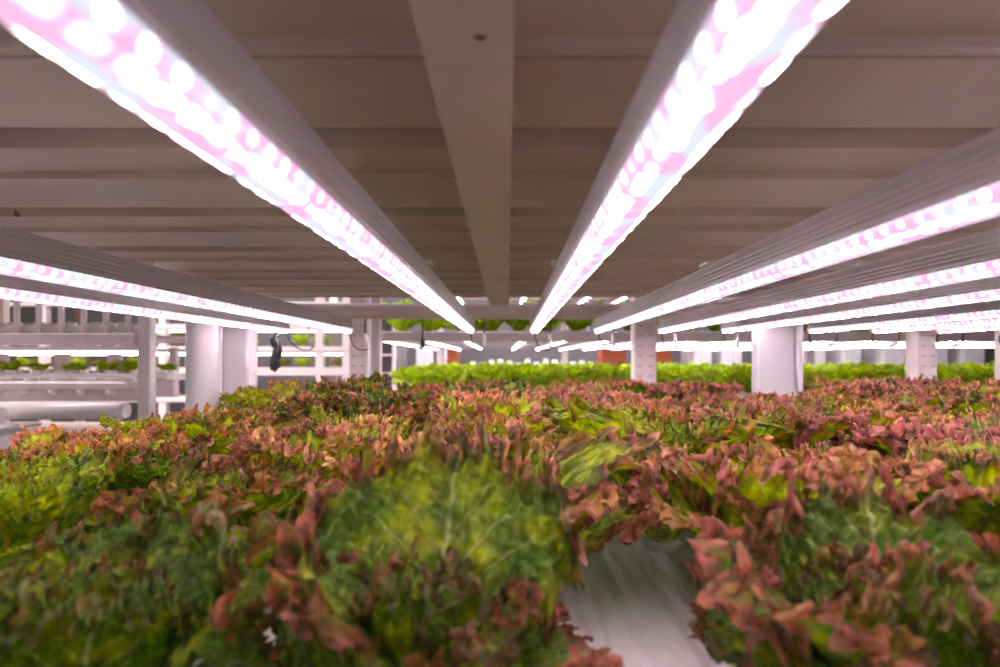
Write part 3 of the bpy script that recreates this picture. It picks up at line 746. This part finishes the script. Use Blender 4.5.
def strip_lamp(x0, x1, y, z, label, group, mat='farled', r=.010):
    t = empty('strip_lamp', ((x0+x1)/2, y, z), label, 'grow lamp', group); w = (x1-x0)/2
    MB().box(-w, w, -.012, .012, .0, .016).build('housing', M['plastic_white'], t)
    n = 8; ring = [(-r*math.cos(PI*i/n), -.0005-r*math.sin(PI*i/n)) for i in range(n+1)]
    MB().prism_x(ring, -w, w).build('diffuser', M[mat], t)
    return t
strip_lamp(-3.3, -1.36, 2.30, CZ+.035, 'glowing strip lamp under the shelf edge of the pipe rack', 'strip lamps on the pipe rack')
strip_lamp(-3.3, -1.36, 2.55, CZ+.275, 'glowing strip lamp under the high shelf of the pipe rack', 'strip lamps on the pipe rack')
strip_lamp(-3.3, -1.36, 2.85, CZ+.035, 'glowing strip lamp deep under the lower shelf of the pipe rack', 'strip lamps on the pipe rack')

# far rack in the corner (Y=6)
FY = 6.0
fr_ = facing_rack('shelf_rack', -5.2, -1.52, FY, .5, [-1.56, -1.83, -3.4, -4.6], [(CZ-.155, CZ-.075), (CZ+.085, CZ+.135), (CZ+.31, CZ+.36), (CZ+.54, CZ+.58), (CZ-.42, CZ-.36)], 'distant white seedling rack with glowing tiers behind the columns', pw=.075)
k = 0
for ti, z in enumerate((CZ+.30, CZ+.065)):
    strip_lamp(-5.1, -1.56, FY+.08, z, f"glowing strip lamp on the distant seedling rack, {'upper' if ti == 0 else 'lower'} tier", 'strip lamps on the distant seedling rack', r=.016)
    for j in range(18):
        x = -1.66-.19*j
        if rnd.random() < .2: continue
        put(greens[j % 4] if rnd.random() < .5 else midreds[j % 7], (x, FY+.14, CZ+.137 if ti == 0 else CZ-.073), rnd.uniform(0, 6), rnd.uniform(.9, 1.2) if ti == 0 else .8,
            f"distant lettuce on the seedling rack, {'upper' if ti == 0 else 'lower'} tier, {nth(j)} from its near end", 'greens on the distant seedling rack', (.15, .42, .5, 1))
# dark storage cabinet
t = empty('storage_cabinet', (-.74, 3.6, 0), 'dark open storage cabinet with pale frame behind the perforated upright', 'cabinet')
MB().box(-.16, .095, .02, .4, 0, 1.62, b=.003).build('body', M['darkgrey'], t)
for x in (-.155, -.03, .09): MB().box(x-.010, x+.010, -.005, .02, 0, 1.62).build('frame_post', M['rose'], t)
for z in (CZ-.30, CZ-.20, CZ-.08, CZ+.03, CZ+.14, CZ+.3): MB().box(-.16, .095, -.003, .018, z-.007, z+.007).build('shelf_edge', M['rose'], t)

# ------------------------------------------------------------------ distant white lockers, dark openings, orange crates
def locker(x0, x1, y, h, label, mat='white'):
    t = empty('locker', ((x0+x1)/2, y, 0), label, 'locker', 'white lockers along the far wall'); w = (x1-x0)/2
    MB().box(-w, w, 0, .4, 0, h, b=.006).build('body', M[mat], t)
    MB().box(-w+.02, -.005, -.014, -.001, .1, h-.06, b=.003).build('door', M[mat], t)
    MB().box(.005, w-.02, -.014, -.001, .1, h-.06, b=.003).build('door', M[mat], t)
    MB().box(-w+.04, w-.04, -.004, 0, h-.05, h-.02).build('vent', M['darkgrey'], t)
for i, (a, b) in enumerate([(385, 402), (416, 433), (437, 452), (648, 668), (690, 712), (722, 742), (806, 826), (842, 862), (882, 905), (930, 948), (962, 985)]):
    y = 7.4; locker((a-502)/600*y, (b-502)/600*y, y, 1.62, f"white locker by the far wall, {nth(i)} of the row from the dark cabinet")
def crate(x, y, z, w, label):
    t = empty('crate', (x, y, z), label, 'crate', 'orange crates by the far wall')
    h = .15
    MB().box(-w/2, w/2, 0, .3, 0, .02).build('crate_floor', M['orange'], t)
    for a in ((-w/2, w/2, 0, .012), (-w/2, w/2, .288, .3)):
        MB().box(a[0], a[1], a[2], a[3], .02, h-.05).build('side_panel', M['orange'], t)
        MB().box(a[0]-.01, a[1]+.01, a[2]-.004, a[3]+.004, h-.035, h, b=.003).build('rim', M['orange'], t)
        for s in (-1, 1):
            MB().box(s*(w/2-.015)-.012, s*(w/2-.015)+.012, a[2], a[3], h-.051, h-.034).build('corner_post', M['orange'], t)
    for s in (-1, 1): MB().box(s*w/2-.006, s*w/2+.006, .012, .288, .02, h-.01).build('end_panel', M['orange'], t)
tb = empty('packing_table', (.5, 6.2, 0), 'pale packing table far behind the green lettuces', 'table')
MB().box(-1.1, 1.5, -.05, .5, CZ-.17, CZ-.14, b=.005).build('table_top', M['white'], tb)
for x in (-1.05, 1.45):
    for yy in (0, .42): MB().box(x-.02, x+.02, yy-.02, yy+.02, 0, CZ-.17).build('leg', M['rose'], tb)
for i, (x, z) in enumerate([(1.17, 0), (1.17, .151), (1.68, 0), (1.68, .151)]):
    crate(x, 6.25, CZ-.14+z, .24 if x < 1.5 else .16, f"orange plastic crate on the packing table, {['lower of the wide stack','upper of the wide stack','lower of the narrow stack','upper of the narrow stack'][i]}")
crate(-.52, 6.25, CZ-.14, .10, 'lower small orange crate of the narrow pair by the pale jars')
crate(-.52, 6.25, CZ+.011, .10, 'upper small orange crate of the narrow pair by the pale jars')
for i in range(14):
    x = -.30+.095*i
    t = empty('jar', (x, 6.3, CZ-.14), f"pale jar standing on the packing table, {nth(i)} from the lone orange crates", 'jar', 'jars on the packing table')
    hh = rnd.uniform(.12, .17)
    MB().tube([(0,0,0),(0,0,hh*.8),(0,0,hh*.9)], [.034,.034,.024], 14).build('body', M[rnd.choice(['white','pipe','plastic_white'])], t)
    MB().tube([(0,0,hh*.9),(0,0,hh)], .026, 14).build('lid', M['darkgrey' if i % 2 else 'rose'], t)
# far strip lamps crossing the hall
for i, (x0, x1, y, z) in enumerate([(1.4, 3.6, 6.6, .16), (3.7, 6.2, 6.6, .16), (-.9, 1.2, 6.9, .20)]):
    sl_ = strip_lamp(x0, x1, y, CZ+z, f"far glowing strip lamp above the lockers, {nth(i)} of three", 'strip lamps above the lockers', r=.022)
    for sx in (-.4, .4): MB().box(sx*(x1-x0)-.004, sx*(x1-x0)+.004, -.004, .004, .016, 3.2-CZ-z).build('suspension_rod', M['rose'], sl_)

# ------------------------------------------------------------------ room
def struct(name, mb, mat): return tag(mb.build(name, mat), kind='structure')
struct('floor', MB().box(-8, 8, -2.5, 8.4, -.1, 0), M['floor'])
struct('ceiling', MB().box(-8, 8, -2.5, 8.4, 3.2, 3.3), M['roof'])
struct('wall_back', MB().box(-8, 8, 8.2, 8.4, 0, 3.2), M['wall'])
struct('wall_left', MB().box(-8.1, -8, -2.5, 8.4, 0, 3.2), M['wall'])
struct('wall_right', MB().box(8, 8.1, -2.5, 8.4, 0, 3.2), M['wall'])
struct('wall_front', MB().box(-8, 8, -2.6, -2.5, 0, 3.2), M['wall'])

# ------------------------------------------------------------------ added fill light, world, camera
w = bpy.data.worlds.new('World'); sc.world = w; w.use_nodes = True
w.node_tree.nodes['Background'].inputs[0].default_value = (.9,.85,.85,1); w.node_tree.nodes['Background'].inputs[1].default_value = .05
def area(name, loc_, sx, sy, power, col):
    l = bpy.data.lights.new(name, 'AREA'); l.shape = 'RECTANGLE'; l.size = sx; l.size_y = sy; l.energy = power; l.color = col
    o = bpy.data.objects.new(name, l); C.objects.link(o); o.location = loc_; return o
area('hall_fill', (0, 6.3, 3.1), 8, .5, 200, (1, .93, .97))  # unseen area fills, added to brighten the lockers and the pipe rack
area('hall_fill', (-3.5, 3.0, 3.1), 2.5, 2.5, 330, (1, .88, .90))
area('hall_fill', (3, 3.6, 3.1), 3, .5, 60, (1, .93, .97))
area('hall_fill', (0, -1.2, 3.1), 4, .6, 25, (1, .90, .92))

cam = bpy.data.cameras.new('camera'); co = bpy.data.objects.new('camera', cam); C.objects.link(co)
co.location = (0, 0, CZ); co.rotation_euler = (PI/2, 0, 0)
cam.sensor_width = 36; cam.lens = 21.6; cam.shift_x = -.002; cam.shift_y = .0265; cam.clip_start = .01; cam.clip_end = 100
cam.dof.use_dof = True; cam.dof.focus_distance = .66; cam.dof.aperture_fstop = 5.6; cam.dof.aperture_blades = 0
sc.camera = co
sc.view_settings.view_transform = 'Standard'; sc.view_settings.look = 'None'; sc.view_settings.gamma = 1
sc.view_settings.use_curve_mapping = False; sc.view_settings.exposure = 0.12
cy = sc.cycles; cy.use_denoising = True
try: cy.denoiser = 'OPENIMAGEDENOISE'
except Exception: pass
cy.max_bounces = 8; cy.diffuse_bounces = 5; cy.transmission_bounces = 4; cy.glossy_bounces = 3; cy.sample_clamp_indirect = 6
